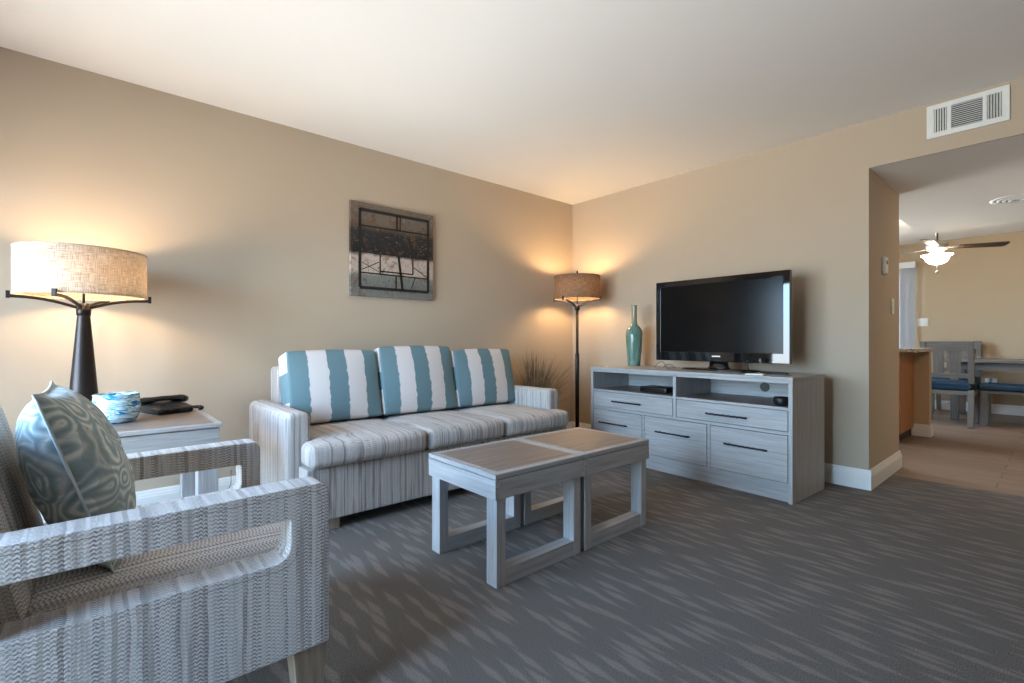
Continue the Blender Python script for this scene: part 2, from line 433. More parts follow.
    def build(s, name, mat, parent=None, off=(0, 0, 0), bevel=0.0, seg=2, smooth=False, ang=40, recalc=True):
        off = Vector(off)
        for v in s.bm.verts: v.co -= off
        if recalc: bmesh.ops.recalc_face_normals(s.bm, faces=s.bm.faces[:])
        me = bpy.data.meshes.new(name); s.bm.to_mesh(me); s.bm.free()
        me.materials.append(mat)
        o = bpy.data.objects.new(name, me); C.objects.link(o)
        if parent: o.parent = parent
        else: o.location = off
        if bevel:
            for p in me.polygons: p.use_smooth = True
            b = o.modifiers.new('bevel', 'BEVEL'); b.width = bevel; b.segments = seg; b.limit_method = 'ANGLE'; b.angle_limit = math.radians(ang)
            b.harden_normals = True
        return o

def tag(o, label, cat, group=None):
    o['label'] = label; o['category'] = cat
    if group: o['group'] = group
    return o
def thing(name, label, cat, loc, rz=0.0, group=None):
    o = bpy.data.objects.new(name, None); C.objects.link(o); o.empty_display_size = 0.1
    o.location = loc; o.rotation_euler = (0, 0, rz); return tag(o, label, cat, group)
def struct(o): o['kind'] = 'structure'; return o
def kids(o): return [c for c in bpy.data.objects if c.parent == o]
def dup_tree(o, parent=None):
    c = o.copy(); C.objects.link(c)
    if parent: c.parent = parent
    for ch in kids(o):
        if ch != c: dup_tree(ch, c)
    return c
def simple(name, mat, boxes, parent=None, off=(0, 0, 0), bevel=0.0, grain=None):
    b = MB()
    for q in boxes: b.box(*q, grain=grain)
    return b.build(name, mat, parent, off, bevel)
def fillet(poly, rads, n=5):
    out = []
    for i, p in enumerate(poly):
        r = rads[i]
        if r <= 0: out.append(p); continue
        P = Vector(p); A = (Vector(poly[i-1])-P).normalized(); B = (Vector(poly[(i+1) % len(poly)])-P).normalized()
        h = math.acos(max(-1, min(1, A.dot(B))))/2; d = r/math.tan(h); c = P+(A+B).normalized()*(r/math.sin(h))
        a0 = P+A*d-c; a1 = P+B*d-c; t0 = math.atan2(a0.y, a0.x); t1 = math.atan2(a1.y, a1.x)
        dt = (t1-t0+PI) % (2*PI)-PI
        for k in range(n+1):
            t = t0+dt*k/n; out.append((c.x+r*math.cos(t), c.y+r*math.sin(t)))
    return out
def smooth01(t): t = max(0, min(1, t)); return t*t*(3-2*t)

# ---------------------------------------------------------------- room shell
JX, JY = 2.608, 0.88; OX = XR
struct(simple('floor', M['carpet'], [(0, XR, YB, 0.56, -0.06, 0)]))
struct(simple('floor_dining', M['planks'], [(0, XR, 0.56, 5.4, -0.06, -0.004)]))
struct(simple('ceiling', M['ceiling'], [(-0.12, XR+0.12, YB-0.12, 5.52, H, H+0.1)]))
struct(simple('ceiling_soffit', M['ceiling'], [(JX, XR, 0.0121, 0.88, 2.13, H), (2.44, XR, 0.8801, 2.86, 2.13, H)]))
b = MB(); b.prism([[(YB-0.12, -0.06), (5.52, -0.06), (5.52, H), (YB-0.12, H)], [(KY0, KZ0), (KY0, KZ1), (KY1, KZ1), (KY1, KZ0)]], 'x', -0.12, 0)
struct(b.build('wall_left', M['wall']))
# television wall, with the deep closet block that ends at the opening and the header above
b = MB(); b.prism([[(0, 0), (JX, 0), (JX, JY), (1.9, JY), (1.9, 0.12), (0, 0.12)]], 'z', -0.06, H)
struct(b.build('wall_back', M['wall']))
struct(simple('wall_header', M['wall'], [(JX, OX, 0, 0.012, 2.13, H)]))
struct(simple('wall_dining', M['wall_dining'], [(1.98, XR+0.12, 5.4, 5.52, -0.06, H), (-0.12, 1.98, 5.4, 5.52, 2.1, H)]))
struct(simple('wall_right', M['wall'], [(XR, XR+0.12, YB-0.12, 5.4, -0.06, H)]))
b = MB(); b.prism([[(0, -0.06), (XR, -0.06), (XR, H), (0, H)], [(DX0, 0.03), (DX1, 0.03), (DX1, DZ), (DX0, DZ)]], 'y', YB-0.12, YB)
struct(b.build('wall_front', M['wall']))

# baseboards with a stepped moulded top
def baseboard(name, p0, p1, nrm, h=0.13):
    # p0->p1 along the wall, nrm points into the room; ogee profile
    prof = [(0, 0), (0.016, 0), (0.016, h*0.70), (0.013, h*0.74), (0.013, h*0.80), (0.009, h*0.86), (0.008, h*0.93), (0.004, h), (0, h)]
    d = Vector((p1[0]-p0[0], p1[1]-p0[1])); m = MB(); vs = []
    for p, e in ((Vector(p0), -1), (Vector(p1), 1)):
        vs.append([m.bm.verts.new((p.x+nrm[0]*a, p.y+nrm[1]*a, z)) for a, z in prof])
    for i in range(len(prof)):
        j = (i+1) % len(prof); m.bm.faces.new([vs[0][i], vs[1][i], vs[1][j], vs[0][j]])
    m.bm.faces.new(vs[0]); m.bm.faces.new(list(reversed(vs[1])))
    return struct(m.build(name, M['trim']))
baseboard('baseboard_left', (0, YB), (0, 0), (1, 0))
baseboard('baseboard_back', (0.016, 0), (JX+0.016, 0), (0, -1))
baseboard('baseboard_jamb', (JX, 0), (JX, JY+0.016), (1, 0))
baseboard('baseboard_dining', (1.98, 5.4), (XR, 5.4), (0, -1))

# sliding glass door behind the camera (seen mirrored in the television)
d1 = struct(simple('door_1', M['vent'], [(DX0, DX1, YB-0.1, YB-0.04, 0.03, 0.09), (DX0, DX1, YB-0.1, YB-0.04, DZ-0.06, DZ),
     (DX0, DX0+0.06, YB-0.1, YB-0.04, 0.09, DZ-0.06), (DX1-0.06, DX1, YB-0.1, YB-0.04, 0.09, DZ-0.06),
     ((DX0+DX1)/2-0.035, (DX0+DX1)/2+0.035, YB-0.1, YB-0.04, 0.09, DZ-0.06)]))
for k in range(2):
    a = DX0+0.06 if k == 0 else (DX0+DX1)/2+0.035; z = (DX0+DX1)/2-0.035 if k == 0 else DX1-0.06
    simple('glass_pane', M['glass'], [(a, z, YB-0.073, YB-0.067, 0.09, DZ-0.06)], d1)
w1 = struct(simple('unseen_window_1', M['vent'], [(-0.1, -0.04, KY0, KY1, KZ0, KZ0+0.05), (-0.1, -0.04, KY0, KY1, KZ1-0.05, KZ1),
     (-0.1, -0.04, KY0, KY0+0.05, KZ0+0.05, KZ1-0.05), (-0.1, -0.04, KY1-0.05, KY1, KZ0+0.05, KZ1-0.05)]))
simple('glass_pane', M['glass'], [(-0.073, -0.067, KY0+0.05, KY1-0.05, KZ0+0.05, KZ1-0.05)], w1)
# patio door behind the blinds in the dining room
d2 = struct(simple('door_2', M['vent'], [(0, 1.98, 5.42, 5.48, -0.004, 0.05), (0, 1.98, 5.42, 5.48, 2.04, 2.1), (0, 0.06, 5.42, 5.48, 0.05, 2.04), (1.92, 1.98, 5.42, 5.48, 0.05, 2.04)]))
simple('glass_pane', M['glass'], [(0.06, 1.92, 5.447, 5.453, 0.05, 2.04)], d2)

# ---------------------------------------------------------------- sofa
FM_X = {'x': ('y', 'z'), 'y': ('x', 'z'), 'z': ('y', 'x')}      # stripes run front to back on top, upright on faces
so = (0.5, -2.11, 0)
sofa = thing('sofa', 'long light grey striped three-seat sofa along the left wall', 'sofa', so)
b = MB(); b.prism([[(0.12, -2.995), (0.845, -2.995), (0.845, -3.068), (0.972, -3.068), (0.972, -1.15), (0.845, -1.15), (0.845, -1.215), (0.12, -1.215)]], 'z', 0.06, 0.336, amap=FM_X)
b.build('base', M['sofa'], sofa, so, 0.012, 3)
for (y, hgt) in ((-3.065, 0), (-1.165, 0)):
    m = MB()
    def armfn(p, h):
        p.z += 0.012*(1-(p.y/h[1])**2)*(1 if p.z > 0 else 0); return p
    m.rbox((0.465, y, 0.315), (0.77, 0.13, 0.57), 0.028, armfn, FM_X, 3, 6)
    m.build('arm', M['sofa'], sofa, so)
m = MB(); m.rbox((0.15, -2.105, 0.435), (0.18, 1.78, 0.77), 0.03, lambda p, h: Vector((p.x-0.03*(p.z/h[2]+1)/2, p.y, p.z)), FM_X, 3, 8)
m.build('back', M['sofa'], sofa, so)
for (y0, y1, ext0, ext1) in ((-3.0, -2.385, 0.064, 0), (-2.38, -1.79, 0, 0), (-1.785, -1.215, 0, 0.06)):
    m = MB(); cx, cy = 0.645, (y0+y1)/2
    def seatfn(p, h, e0=ext0, e1=ext1):
        u, v = p.x/h[0], p.y/h[1]
        if p.z > 0: p.z += 0.016*(1-abs(u)**2.2)*(1-abs(v)**2.5)
        p.x += 0.018*(1-v*v)*(1 if u > 0.85 else 0)*(1-(p.z/h[2])**2 if abs(p.z) < h[2] else 0)
        f = smooth01((p.x+cx-0.845)/0.02)
        if v < 0: p.y -= e0*f*smooth01(-v*1.3)
        else: p.y += e1*f*smooth01(v*1.3)
        return p
    m.rbox((cx, cy, 0.399), (0.73, y1-y0, 0.122), 0.035, seatfn, FM_X, 4, 14)
    m.build('seat_cushion', M['sofa'], sofa, so)
for x in (0.91, 0.17):
    for y in (-2.93, -1.27):
        simple('foot', M['wood_leg'], [(x-0.04, x+0.04, y-0.04, y+0.04, 0, 0.06)], sofa, so, 0.004, 'z')

# striped back cushions
def back_cushion(y0, y1, label, top, du, tilt=13.0):
    cy = (y0+y1)/2; hh = (top-0.455)/math.cos(math.radians(tilt)); T = 0.165
    R = Matrix.Translation((0.392, cy, 0.47)) @ Matrix.Rotation(math.radians(-tilt), 4, 'Y')
    m = MB()
    def fn(p, h):
        u, v = p.y/h[1], p.z/h[2]
        f = (1-abs(u)**2.6)*(1-abs(v)**2.6)
        p.x += (0.035 if p.x > 0 else -0.012)*f
        p.z += 0.010*(1-u*u)*(1 if v > 0 else 0)
        return p + Vector((0, 0, hh/2))
    def uvfn(p, ax, h):
        u = (p.y+h[1])/(2*h[1]); v = p.z
        if ax == 'y': return (0.27 if abs(v) > 0.07 else 0.05, v+du)
        return (u+du*0.0, v+du)
    m.rbox((0, 0, 0), (T, y1-y0-0.006, hh), 0.022, fn, None, 4, 12, uvfn, R)
    o = m.build('back_cushion', M['cushion'], None, (0.35, cy, 0.47))
    p = MB()
    for sx_ in (1,):
        pass
    p.bm.free()
    return tag(o, label, 'cushion', 'striped sofa back cushions')
back_cushion(-3.0, -2.405, 'teal and white striped cushion at the near left end of the sofa', 0.89, 0.0)
back_cushion(-2.40, -1.80, 'teal and white striped cushion in the middle of the sofa', 0.912, 2.3)
back_cushion(-1.795, -1.205, 'teal and white striped cushion at the far end of the sofa near the grass', 0.885, 4.7)

# ---------------------------------------------------------------- armchair
ao = (1.79, -3.8, 0)
arm = thing('armchair', 'light grey woven armchair with open sling arms in the near left corner', 'armchair', ao)
AM = {'x': ('y', 'z'), 'y': ('x', 'z'), 'z': ('y', 'x')}
AS = {'x': ('z', 'y'), 'y': ('z', 'x'), 'z': ('x', 'y')}
outer = fillet([(-3.405, 0.19), (-3.405, 0.612), (-4.10, 0.605), (-4.36, 0.62), (-4.30, 0.19)], [0.006, 0.03, 0, 0.03, 0.02], 6)
hole_far = fillet([(-3.468, 0.430), (-3.468, 0.533), (-4.045, 0.533), (-4.045, 0.428)], [0.035, 0.008, 0.02, 0.02], 5)
hole = fillet([(-3.502, 0.430), (-3.502, 0.533), (-4.045, 0.533), (-4.045, 0.428)], [0.035, 0.008, 0.02, 0.02], 5)
for x0, hl in ((1.41, hole_far), (2.095, hole)):
    m = MB(); m.prism([outer, hl], 'x', x0, x0+0.09, amap=AM)
    am_ = m.build('arm', M['fabric'], arm, ao, 0.018, 4, ang=32)
    xs = x0+0.089 if x0 > 2 else x0+0.001
    m = MB(); m.tube([(xs, y, z) for y, z in fillet([(-3.424, 0.193), (-3.424, 0.594), (-4.10, 0.587), (-4.30, 0.60)], [0, 0.026, 0.02, 0], 5)], 0.0014, 6, True)
    m.tube([(xs, y, z) for y, z in fillet([(-3.484, 0.500), (-3.484, 0.412), (-4.06, 0.410)], [0, 0.045, 0], 6)], 0.0014, 6, True)
    m.build('seam', M['seam'], am_, ao)
m = MB(); m.rbox((1.788, -3.80, 0.285), (0.622, 0.76, 0.19), 0.015, None, AM, 2, 6)
m.build('base', M['fabric'], arm, ao)
m = MB()
def chseat(p, h):
    u, v = p.x/h[0], p.y/h[1]
    if p.z > 0: p.z += 0.018*(1-abs(u)**3)*(1-abs(v)**3)
    return p
m.rbox((1.788, -3.70, 0.395), (0.606, 0.575, 0.075), 0.025, chseat, {'x': ('y', 'z'), 'y': ('x', 'z'), 'z': ('x', 'y')}, 3, 12)
m.build('seat_cushion', M['fabric'], arm, ao)
m = MB()
R = Matrix.Translation((1.788, -4.065, 0.38)) @ Matrix.Rotation(math.radians(13.5), 4, 'X')
m.rbox((0, 0, 0), (0.61, 0.19, 0.44), 0.035, lambda p, h: Vector((p.x, p.y+0.015*(1-(p.x/h[0])**2)*(1-(p.z/h[2])**2)*(1 if p.y > 0 else 0), p.z+0.215)), AM, 3, 10, None, R)
m.build('back', M['fabric'], arm, ao)
for x in (1.44, 2.14):
    for y, s in ((-3.452, 1), (-4.25, -1)):
        m = MB(); v = m.box(x-0.037, x+0.037, y-0.042, y+0.042, 0, 0.195, 'z')
        for q in v:
            if q.co.z < 0.01: q.co.x = x+(q.co.x-x)*0.72; q.co.y = y+(q.co.y-y)*0.72+0.008*s
        m.build('leg', M['wood_leg'], arm, ao, 0.004)

# paisley cushion leaning on the chair back
def pillow(mat4, wdt, hgt, T, mat, name):
    m = MB(); N = 28; V = {}
    for sd in (-1, 1):
        for i in range(N+1):
            for j in range(N+1):
                u, v = -1+2*i/N, -1+2*j/N
                edge = abs(u) == 1 or abs(v) == 1
                if edge and sd == 1: V[(sd, i, j)] = V[(-1, i, j)]; continue
                th = T/2*((1-abs(u)**2.4)*(1-abs(v)**2.4))**0.55
                pin = 1-0.055*(1-abs(v)**2)*abs(u)**3; pinv = 1-0.055*(1-abs(u)**2)*abs(v)**3
                wr = 0.006*math.sin(9*u+4*v)*math.sin(7*v-3*u)*(1-u*u)*(1-v*v)
                V[(sd, i, j)] = m.bm.verts.new((u*wdt/2*pin, sd*(th+wr*0.8), v*hgt/2*pinv))
    for sd in (-1, 1):
        for i in range(N):
            for j in range(N):
                f = m.bm.faces.new([V[(sd, i, j)], V[(sd, i+1, j)], V[(sd, i+1, j+1)], V[(sd, i, j+1)]]); f.smooth = True
                for l, (a, c) in zip(f.loops, ((i, j), (i+1, j), (i+1, j+1), (i, j+1))):
                    l[m.uv].uv = (a/N*wdt+(3.1 if sd > 0 else 0), c/N*hgt)
    for v in m.bm.verts: v.co = mat4 @ v.co
    o = m.build(name, mat, None, mat4.translation)
    p = MB(); pts = []
    for (a, c) in [(i, 0) for i in range(N)]+[(N, j) for j in range(N)]+[(N-i, N) for i in range(N)]+[(0, N-j) for j in range(N+1)]:
        u, v = -1+2*a/N, -1+2*c/N
        pts.append(mat4 @ Vector((u*wdt/2*(1-0.055*(1-v*v)*abs(u)**3)*1.008, 0, v*hgt/2*(1-0.055*(1-u*u)*abs(v)**3)*1.008)))
    p.tube(pts, 0.0032, 8); p.build('piping', mat, o, mat4.translation)
    return o
pm = Matrix.Translation((1.77, -3.902, 0.652)) @ Matrix.Rotation(math.radians(-1), 4, 'Z') @ Matrix.Rotation(math.radians(17.5), 4, 'X')
tag(pillow(pm, 0.47, 0.445, 0.19, M['paisley'], 'throw_pillow'), 'teal and grey paisley throw pillow leaning in the woven armchair', 'pillow')

# ---------------------------------------------------------------- end table and what stands on it
eo = (0.6, -3.72, 0); ET = 0.61
et = thing('end_table', 'square greywashed end table between armchair and sofa', 'table', eo)
simple('tabletop', M['wood'], [(0.335, 0.935, -4.025, -3.425, ET-0.018, ET)], et, eo, 0.003, 'y')
simple('top_panel', M['wood_top'], [(0.365, 0.905, -3.995, -3.455, ET-0.001, ET+0.0008)], et, eo, 0, 'y')
simple('apron', M['wood'], [(0.345, 0.925, -4.015, -3.435, 0.45, ET-0.022)], et, eo, 0.003, 'y')
for x in (0.35, 0.847):
    for y in (-4.01, -3.52):
        simple('leg', M['wood'], [(x, x+0.075, y, y+0.08, 0, 0.45)], et, eo, 0.003, 'z')
for x in (0.365, 0.862):
    simple('stretcher', M['wood'], [(x, x+0.045, -3.93, -3.52, 0.0, 0.05)], et, eo, 0.003, 'y')

def shade_lamp(root, off, cx, cy, zb, zt, rad, hubz, angs, armr, collar_r, fin, shm='shade', blb='bulb'):
    m = MB(); t = 0.0025
    m.lathe([(rad, zb), (rad, zt), (rad-t, zt), (rad-t, zb), (rad, zb)], 64, (cx, cy, 0))
    sh = m.build('lamp_shade', M[shm], root, off, recalc=True)
    m = MB()
    for z in (zb, zt): m.lathe([(rad+0.0015, z-0.004), (rad+0.0015, z+0.004), (rad-0.004, z+0.004), (rad-0.004, z-0.004), (rad+0.0015, z-0.004)], 64, (cx, cy, 0))
    m.build('shade_trim', M[shm], sh, off)
    for a in angs:
        ca, sa = math.cos(a), math.sin(a); m = MB()
        pts = []
        for k in range(9):
            q = k/8; rr = collar_r*0.8+(armr-collar_r*0.8)*q; z = hubz+(zb-0.012-hubz)*(q**1.0)*(1)+0.012*math.sin(q*PI)
            pts.append((cx+rr*ca, cy+rr*sa, z))
        m.bar(pts, 0.008, 0.014)
        e_ = Vector(pts[-1]); R = Matrix.Translation(e_) @ Matrix.Rotation(a, 4, 'Z')
        m.box(-0.005, 0.008, -0.008, 0.008, -0.010, 0.024, mat4=R)
        m.build('arm', M['bronze'], root, off, 0.001)
    m = MB(); m.tube([(cx, cy, hubz), (cx, cy, zt+0.004)], 0.0055, 10); m.build('stem', M['bronze'], root, off)
    m = MB(); m.lathe([(0, fin), (0.008, fin), (0.008, fin-0.035), (0.012, zt+0.006), (0.012, zt), (0, zt)], 16, (cx, cy, 0)); m.build('finial', M['bronze'], root, off)
    m = MB()
    for k in range(3):
        a = k*2*PI/3+0.4; m.tube([(cx, cy, zt-0.004), (cx+(rad-0.002)*math.cos(a), cy+(rad-0.002)*math.sin(a), zt-0.004)], 0.002, 6)
    m.build('spider', M['bronze'], root, off)
    for k in range(2):
        a = k*PI+0.9; bx, by = cx+0.055*math.cos(a), cy+0.055*math.sin(a); zm = (zb+zt)/2
        m = MB(); m.lathe([(0, zm+0.045), (0.018, zm+0.038), (0.027, zm+0.018), (0.027, zm), (0.018, zm-0.025), (0.012, zm-0.035), (0.012, zm-0.045), (0, zm-0.045)], 16, (bx, by, 0))
        m.build('bulb', M[blb], root, off)
        m = MB(); m.lathe([(0, zm-0.046), (0.014, zm-0.046), (0.014, zm-0.085), (0, zm-0.085)], 14, (bx, by, 0)); m.tube([(bx, by, zm-0.075), (cx, cy, zm-0.085)], 0.004, 8)
        m.build('socket', M['bronze'], root, off)

lx, ly = 0.335, -3.905; lo = (lx, ly, ET)
tl = thing('table_lamp', 'lit bronze table lamp with wide drum shade on the end table', 'lamp', lo)
m = MB(); m.rbox((lx, ly, ET+0.012), (0.15, 0.15, 0.024), 0.004, None, None, 2, 1); m.build('base', M['bronze'], tl, lo)
m = MB(); m.lathe([(0, ET+0.022), (0.062, ET+0.022), (0.064, ET+0.034), (0.060, ET+0.05), (0.025, 1.10), (0.025, 1.115), (0, 1.115)], 36, (lx, ly, 0))
m.build('body', M['bronze'], tl, lo)
m = MB(); m.lathe([(0, 1.108), (0.028, 1.108), (0.028, 1.14), (0.022, 1.146), (0.022, 1.165), (0, 1.165)], 24, (lx, ly, 0)); m.build('collar', M['bronze'], tl, lo)
view = math.atan2(-3.88-ly, 3.47-lx)
shade_lamp(tl, lo, lx, ly, 1.20, 1.412, 0.245, 1.145, [view+math.radians(d) for d in (88, -92, -22, 158)], 0.255, 0.03, 1.452)

bx_, by_ = 0.60, -3.79
m = MB(); prof = [(a_*1.06, z_*1.24) for a_, z_ in [(0, 0.0), (0.052, 0.0), (0.070, 0.008), (0.082, 0.03), (0.085, 0.06), (0.081, 0.085), (0.080, 0.102), (0.082, 0.104), (0.080, 0.106), (0.075, 0.104), (0.075, 0.085), (0.079, 0.06), (0.076, 0.032), (0.062, 0.012), (0, 0.008)]]
m.lathe(prof, 56, (bx_, by_, ET+0.001)); tag(m.build('glass_bowl', M['swirl'], None, (bx_, by_, ET+0.001)), 'blue and white swirled glass bowl in front of the table lamp', 'bowl')

# telephone
po = (0.38, -3.58, ET+0.001)
ph = thing('telephone', 'black corded desk telephone beside the swirled glass bowl', 'telephone', po)
R = Matrix.Translation(po) @ Matrix.Rotation(math.radians(20), 4, 'Z')
m = MB()
def phfn(p, h): p.z *= 1; p.z += (0.018*(p.x/h[0]) if p.z > 0 else 0)*-1+0.024; return p
m.rbox((0, 0, 0), (0.19, 0.17, 0.046), 0.012, phfn, None, 3, 4, None, R); m.build('base', M['black'], ph, po)
m = MB()
for i in range(3):
    for j in range(4):
        m.box(0.0+i*0.024, 0.0+i*0.024+0.016, -0.055+j*0.022-0.0, -0.055+j*0.022+0.013, 0.040, 0.046-i*0.002, mat4=R)
m.build('keypad', M['handle'], ph, po)
m = MB(); pts = [R @ Vector((-0.045+0.010*math.sin(t*PI), -0.12+0.24*t, 0.058+0.014*math.sin(t*PI))) for t in [i/12 for i in range(13)]]
m.tube(pts, [0.016, 0.021, 0.020, 0.016, 0.014, 0.013, 0.013, 0.013, 0.014, 0.016, 0.020, 0.021, 0.016], 12); m.build('handset', M['gloss'], ph, po)
m = MB(); pts = []
for i in range(260):
    t = i/259; a = t*2*PI*26; cx_, cy_ = -0.02+0.05*math.sin(t*PI*1.6), 0.11+0.05*math.sin(t*PI)
    pts.append(R @ Vector((-0.045+0.14*t+0.007*math.cos(a), cy_, 0.012+0.007*math.sin(a)+0.02*max(0, 1-6*t))))
m.tube(pts, 0.0022, 6); m.build('cord', M['black'], ph, po)

# ---------------------------------------------------------------- nesting coffee tables
def coffee(label):
    o = (1.73, -2.4125, 0)
    ct = thing('coffee_table', label, 'table', o, 0, 'paired coffee tables')
    x0, x1, y0, y1 = 1.495, 1.993, -2.682, -2.152
    simple('tabletop', M['wood'], [(x0, x1, y0, y1, 0.436, 0.456)], ct, o, 0.002, 'y')
    simple('top_panel', M['wood_top'], [(x0+0.036, x1-0.036, y0+0.036, y1-0.036, 0.4552, 0.4567)], ct, o, 0, 'y')
    simple('apron', M['wood'], [(x0, x1, y0, y0+0.022, 0.354, 0.433), (x0, x1, y1-0.022, y1, 0.354, 0.433), (x0, x0+0.022, y0+0.022, y1-0.022, 0.354, 0.433), (x1-0.022, x1, y0+0.022, y1-0.022, 0.354, 0.433)], ct, o, 0.0015, 'y')
    for x in (1.503, 1.918):
        for y in (-2.668, -2.212):
            simple('leg', M['wood'], [(x, x+0.066, y, y+0.046, 0, 0.434)], ct, o, 0.0015, 'z')
        simple('stretcher', M['wood'], [(x+0.002, x+0.064, -2.622, -2.212, 0, 0.066)], ct, o, 0.0015, 'y')
    return ct
c1 = coffee('greywashed coffee table with a framed top nearest the armchair')
c2 = dup_tree(c1); c2.location.y += 0.534; c2['label'] = 'greywashed coffee table pushed end-on nearest the television console'

# ---------------------------------------------------------------- console (local: x 0..1.61 left to right, y 0 front .. 0.6 back)
L = 1.61; CD = 0.507; CH = 0.765
fx, fy = 2.386, -0.703; ca = math.radians(-2.5)
corg = Vector((fx, fy, 0)) - Vector((math.cos(ca), math.sin(ca), 0))*L
con = thing('media_console', 'long greywashed media console with five drawers under the television', 'cabinet', corg, ca)
CM = Matrix.Translation(corg) @ Matrix.Rotation(ca, 4, 'Z')
def cw(u, v, z): return CM @ Vector((u, v, z))
simple('top', M['wood'], [(-0.004, L+0.004, -0.006, CD, 0.745, CH)], con, bevel=0.002, grain='x')
simple('side_panel', M['wood'], [(0, 0.024, 0, CD, 0, 0.745)], con, bevel=0.0015, grain='z')
simple('side_panel', M['wood'], [(L-0.024, L, 0, CD, 0, 0.745)], con, bevel=0.0015, grain='z')
b = MB(); b.prism([[(0.024, 0.1), (L-0.024, 0.1), (L-0.024, 0.745), (0.024, 0.745)], ], 'y', CD-0.02, CD-0.005, 'x'); b.build('back_panel', M['wood'], con)
simple('shelf', M['wood_top'], [(0.024, L-0.024, 0.012, CD-0.02, 0.562, 0.580)], con, grain='x')
simple('divider', M['wood'], [(0.797, 0.822, 0, CD-0.02, 0.425, 0.745)], con, bevel=0.001, grain='z')
simple('frame', M['wood'], [(0.024, L-0.024, 0.0, 0.02, 0.725, 0.745), (0.024, 0.797, 0.0, 0.012, 0.563, 0.580), (0.822, L-0.024, 0.0, 0.012, 0.563, 0.580),
    (0.024, L-0.024, 0.002, 0.02, 0.412, 0.432), (0.024, L-0.024, 0.0, 0.02, 0.10, 0.119),
    (0.527, 0.546, 0.002, 0.02, 0.119, 0.412), (1.063, 1.083, 0.002, 0.02, 0.119, 0.412)], con, bevel=0.001, grain='x')
simple('plinth', M['wood'], [(0.024, L-0.024, 0.03, 0.05, 0, 0.10)], con, grain='x')
simple('carcass', M['wood'], [(0.024, L-0.024, 0.022, 0.04, 0.10, 0.562)], con, grain='x')
def drawer(u0, u1, z0, z1, h0, h1, hz):
    d = simple('drawer', M['wood'], [(u0+0.004, u1-0.004, 0.0, 0.021, z0+0.003, z1-0.004)], con, bevel=0.0015, grain='x')
    m = MB(); n = 24
    m.tube([((h0+(h1-h0)*i/n), -0.022, hz+0.0015*math.sin(i*1.9)) for i in range(n+1)], [0.0055+0.0013*(i % 2) for i in range(n+1)], 8)
    for q in (h0+0.03, h1-0.03): m.tube([(q, -0.022, hz), (q, 0.002, hz)], 0.005, 8)
    m.build('handle', M['handle'], d)
drawer(0.024, 0.797, 0.432, 0.563, 0.242, 0.525, 0.491)
drawer(0.822, L-0.024, 0.432, 0.563, 1.063, 1.342, 0.488)
drawer(0.024, 0.527, 0.119, 0.412, 0.101, 0.393, 0.306)
drawer(0.546, 1.063, 0.119, 0.412, 0.657, 0.938, 0.305)
drawer(1.083, L-0.024, 0.119, 0.412, 1.192, 1.469, 0.302)
m = MB(); m.tube([(1.235, CD-0.022, 0.652), (1.235, CD-0.012, 0.652)], 0.034, 24); m.build('cable_grommet', M['black'], con)

# things on and in the console
tvx, tvz0, tvz1, tvy = 1.742, 0.829, 1.465, -0.35
tvo = (tvx, tvy+0.05, CH)
tv = thing('television', 'black flat screen television on the greywashed console', 'television', tvo)
x0, x1 = 1.233, 2.25
b = MB(); b.prism([[(x0, tvz0), (x1, tvz0), (x1, tvz1), (x0, tvz1)], [(x0+0.045, tvz0+0.072), (x0+0.045, tvz1-0.045), (x1-0.045, tvz1-0.045), (x1-0.045, tvz0+0.072)]], 'y', tvy, tvy+0.04)
b.build('bezel', M['gloss'], tv, tvo, 0.004, 3)
simple('screen', M['screen'], [(x0+0.045, x1-0.045, tvy+0.006, tvy+0.03, tvz0+0.072, tvz1-0.045)], tv, tvo)
m = MB(); m.rbox((tvx, tvy+0.065, 1.15), (0.98, 0.07, 0.58), 0.03, lambda p, h: Vector((p.x*(0.8 if p.y > 0 else 1), p.y, p.z*(0.8 if p.y > 0 else 1))), None, 2, 4); m.build('housing', M['black'], tv, tvo)
simple('logo', M['white_plastic'], [(tvx-0.032, tvx+0.032, tvy-0.0008, tvy+0.002, tvz0+0.036, tvz0+0.046)], tv, tvo, 0.0005)
m = MB(); m.lathe([(0, 0.0), (0.5, 0.0), (0.5, 0.008), (0.42, 0.013), (0, 0.014)], 48)
for v in m.bm.verts: v.co = Vector((tvx+v.co.x*0.60, tvy+0.05+v.co.y*0.26, CH+0.0005+v.co.z))
m.build('stand_base', M['gloss'], tv, tvo)
m = MB(); m.lathe([(0, 0.012), (0.085, 0.012), (0.085, 0.020), (0.075, 0.026), (0.07, 0.075), (0, 0.075)], 32)
for v in m.bm.verts: v.co = Vector((tvx+v.co.x, tvy+0.045+v.co.y*0.5, CH+v.co.z))
m.build('stand_neck', M['gloss'], tv, tvo)

vx, vy = 0.95, -0.25; vo_ = (vx, vy, CH)
m = MB(); m.lathe([(0, 0), (0.050, 0), (0.053, 0.006), (0.060, 0.08), (0.070, 0.2), (0.073, 0.27), (0.069, 0.31), (0.050, 0.345), (0.030, 0.362), (0.025, 0.39), (0.024, 0.48), (0.026, 0.53), (0.027, 0.537), (0.020, 0.537), (0.018, 0.44), (0, 0.43)], 40, (vx, vy, CH+0.0005))
tag(m.build('vase', M['celadon'], None, vo_), 'tall teal glazed bottle vase left of the television', 'vase')

